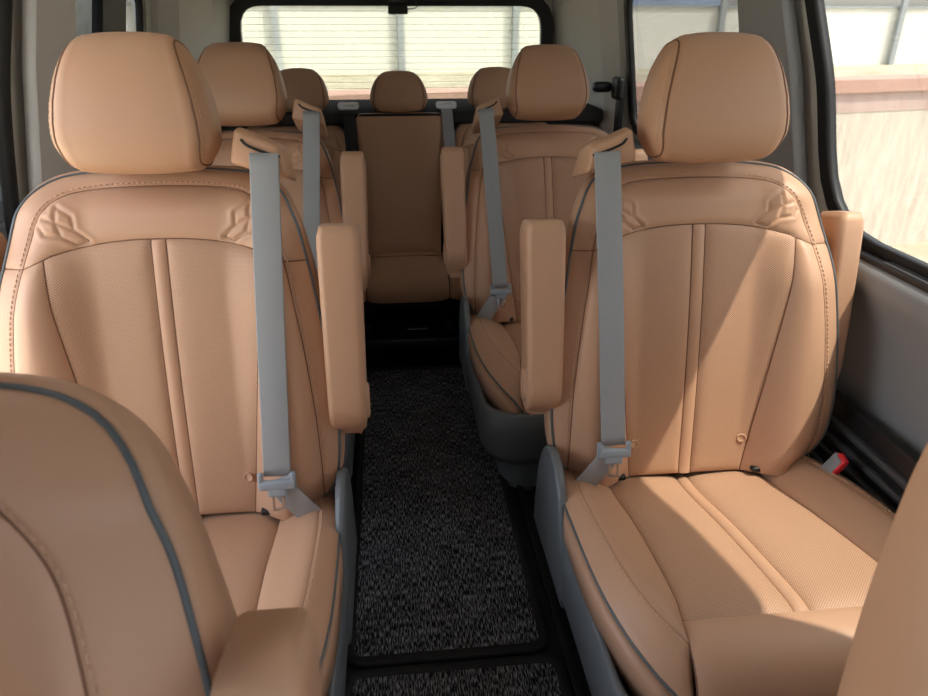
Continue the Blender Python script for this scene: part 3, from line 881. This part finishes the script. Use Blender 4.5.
# barrier of cream panels beyond
bf = thing('panel_barrier', 'long cream panel barrier with grey posts beyond the parapet', 'barrier', (0, 0, 0))
BX, BY = .5, 26.0
bca, bsa = math.cos(R(9)), math.sin(R(9))
def bfm(u, w, z): return V((BX+u*bca-w*bsa, BY+u*bsa+w*bca, z))
wbox('panel_sheet', -45, 60, 0, .1, -.62, 1.62, 'panel', bf, bfm)
wbox('panel_base', -45, 60, -.12, .1, -1.6, -.62, 'panelbase', bf, bfm)
wbox('bottom_rail', -45, 60, -.14, -.12, -.66, -.58, 'post', bf, bfm)
wbox('top_rail', -45, 60, -.06, .0, 1.56, 1.64, 'post', bf, bfm)
for k in range(-6, 9):
    u = -.04+k*4.05
    bm = bmesh.new(); wv = [(u-.11, -.1), (u+.11, -.1), (u+.11, -.25), (u-.11, -.25)]
    a = [bm.verts.new(bfm(p, q, -.95)) for p, q in wv]; b = [bm.verts.new(bfm(p, q, 2.3)) for p, q in wv]
    for i in range(4): bm.faces.new((a[i], a[(i+1) % 4], b[(i+1) % 4], b[i]))
    bm.faces.new(b); frombm('post', bm, 'post', bf, smooth=False)
# hills far away
bm = bmesh.new(); n = 160; row0, row1, row2 = [], [], []
for i in range(n+1):
    a = R(-80+160*i/n); rr = 420
    h = 8+7*math.sin(a*7+.6)+4*math.sin(a*17+2)+2.2*math.sin(a*37)
    row0.append(bm.verts.new((rr*math.sin(a), rr*math.cos(a), -6))); row1.append(bm.verts.new((rr*math.sin(a)*1.08, rr*math.cos(a)*1.08, h+3))); row2.append(bm.verts.new((rr*math.sin(a)*1.4, rr*math.cos(a)*1.4, -6)))
for i in range(n):
    bm.faces.new((row0[i], row0[i+1], row1[i+1], row1[i])); bm.faces.new((row1[i], row1[i+1], row2[i+1], row2[i]))
o = frombm('hills', bm, 'hill'); struct(o)
# stained building wall seen through the left windows
o = rbox('building_wall', (.5, 1.6, 4.2), (-4.5, 11.6, 1.6), 'grime', None, 0); o['label'] = 'grey stained wall outside the left rear window'; o['category'] = 'wall'; o['kind'] = 'structure'

# ------------------------------------------------------------------ light and camera
w = D.worlds.new('World'); SC.world = w; w.use_nodes = True; nt = w.node_tree
bg = nt.nodes['Background']; sk = nt.nodes.new('ShaderNodeTexSky'); sk.sky_type = 'NISHITA'; sk.sun_disc = False
SUN = V((.40, -.26, .88)).normalized()
el = math.asin(SUN.z); sk.sun_elevation = el; sk.sun_rotation = math.atan2(SUN.x, SUN.y); sk.air_density = 1.0; sk.dust_density = 2.5; sk.ozone_density = 1
hs = nt.nodes.new('ShaderNodeHueSaturation'); hs.inputs['Saturation'].default_value = .45; nt.links.new(sk.outputs[0], hs.inputs['Color'])
nt.links.new(hs.outputs[0], bg.inputs[0]); bg.inputs[1].default_value = .42
ld = D.lights.new('sun', 'SUN'); ld.energy = 5.6; ld.angle = R(.7); ld.color = (1, .95, .87)
lo = D.objects.new('sun', ld); COL.objects.link(lo); lo.rotation_euler = SUN.to_track_quat('Z', 'Y').to_euler(); lo.location = (3, -2, 6)

cd = D.cameras.new('camera'); cam = D.objects.new('camera', cd); COL.objects.link(cam); SC.camera = cam
cd.sensor_width = 36; cd.lens = 700/928*36; cd.clip_start = .02; cd.clip_end = 2000
p, yw = R(25.2), R(5.8)
fwd = V((math.sin(yw)*math.cos(p), math.cos(yw)*math.cos(p), -math.sin(p)))
cam.location = (0, 0, 1.2); cam.rotation_euler = fwd.to_track_quat('-Z', 'Y').to_euler()
cd.dof.use_dof = True; cd.dof.focus_distance = 1.45; cd.dof.aperture_fstop = 9

SC.view_settings.view_transform = 'Standard'; SC.view_settings.look = 'None'; SC.view_settings.gamma = 1; SC.view_settings.use_curve_mapping = False
SC.view_settings.exposure = 1.62
SC.cycles.max_bounces = 14; SC.cycles.diffuse_bounces = 8; SC.cycles.transparent_max_bounces = 12
SC.cycles.use_denoising = True
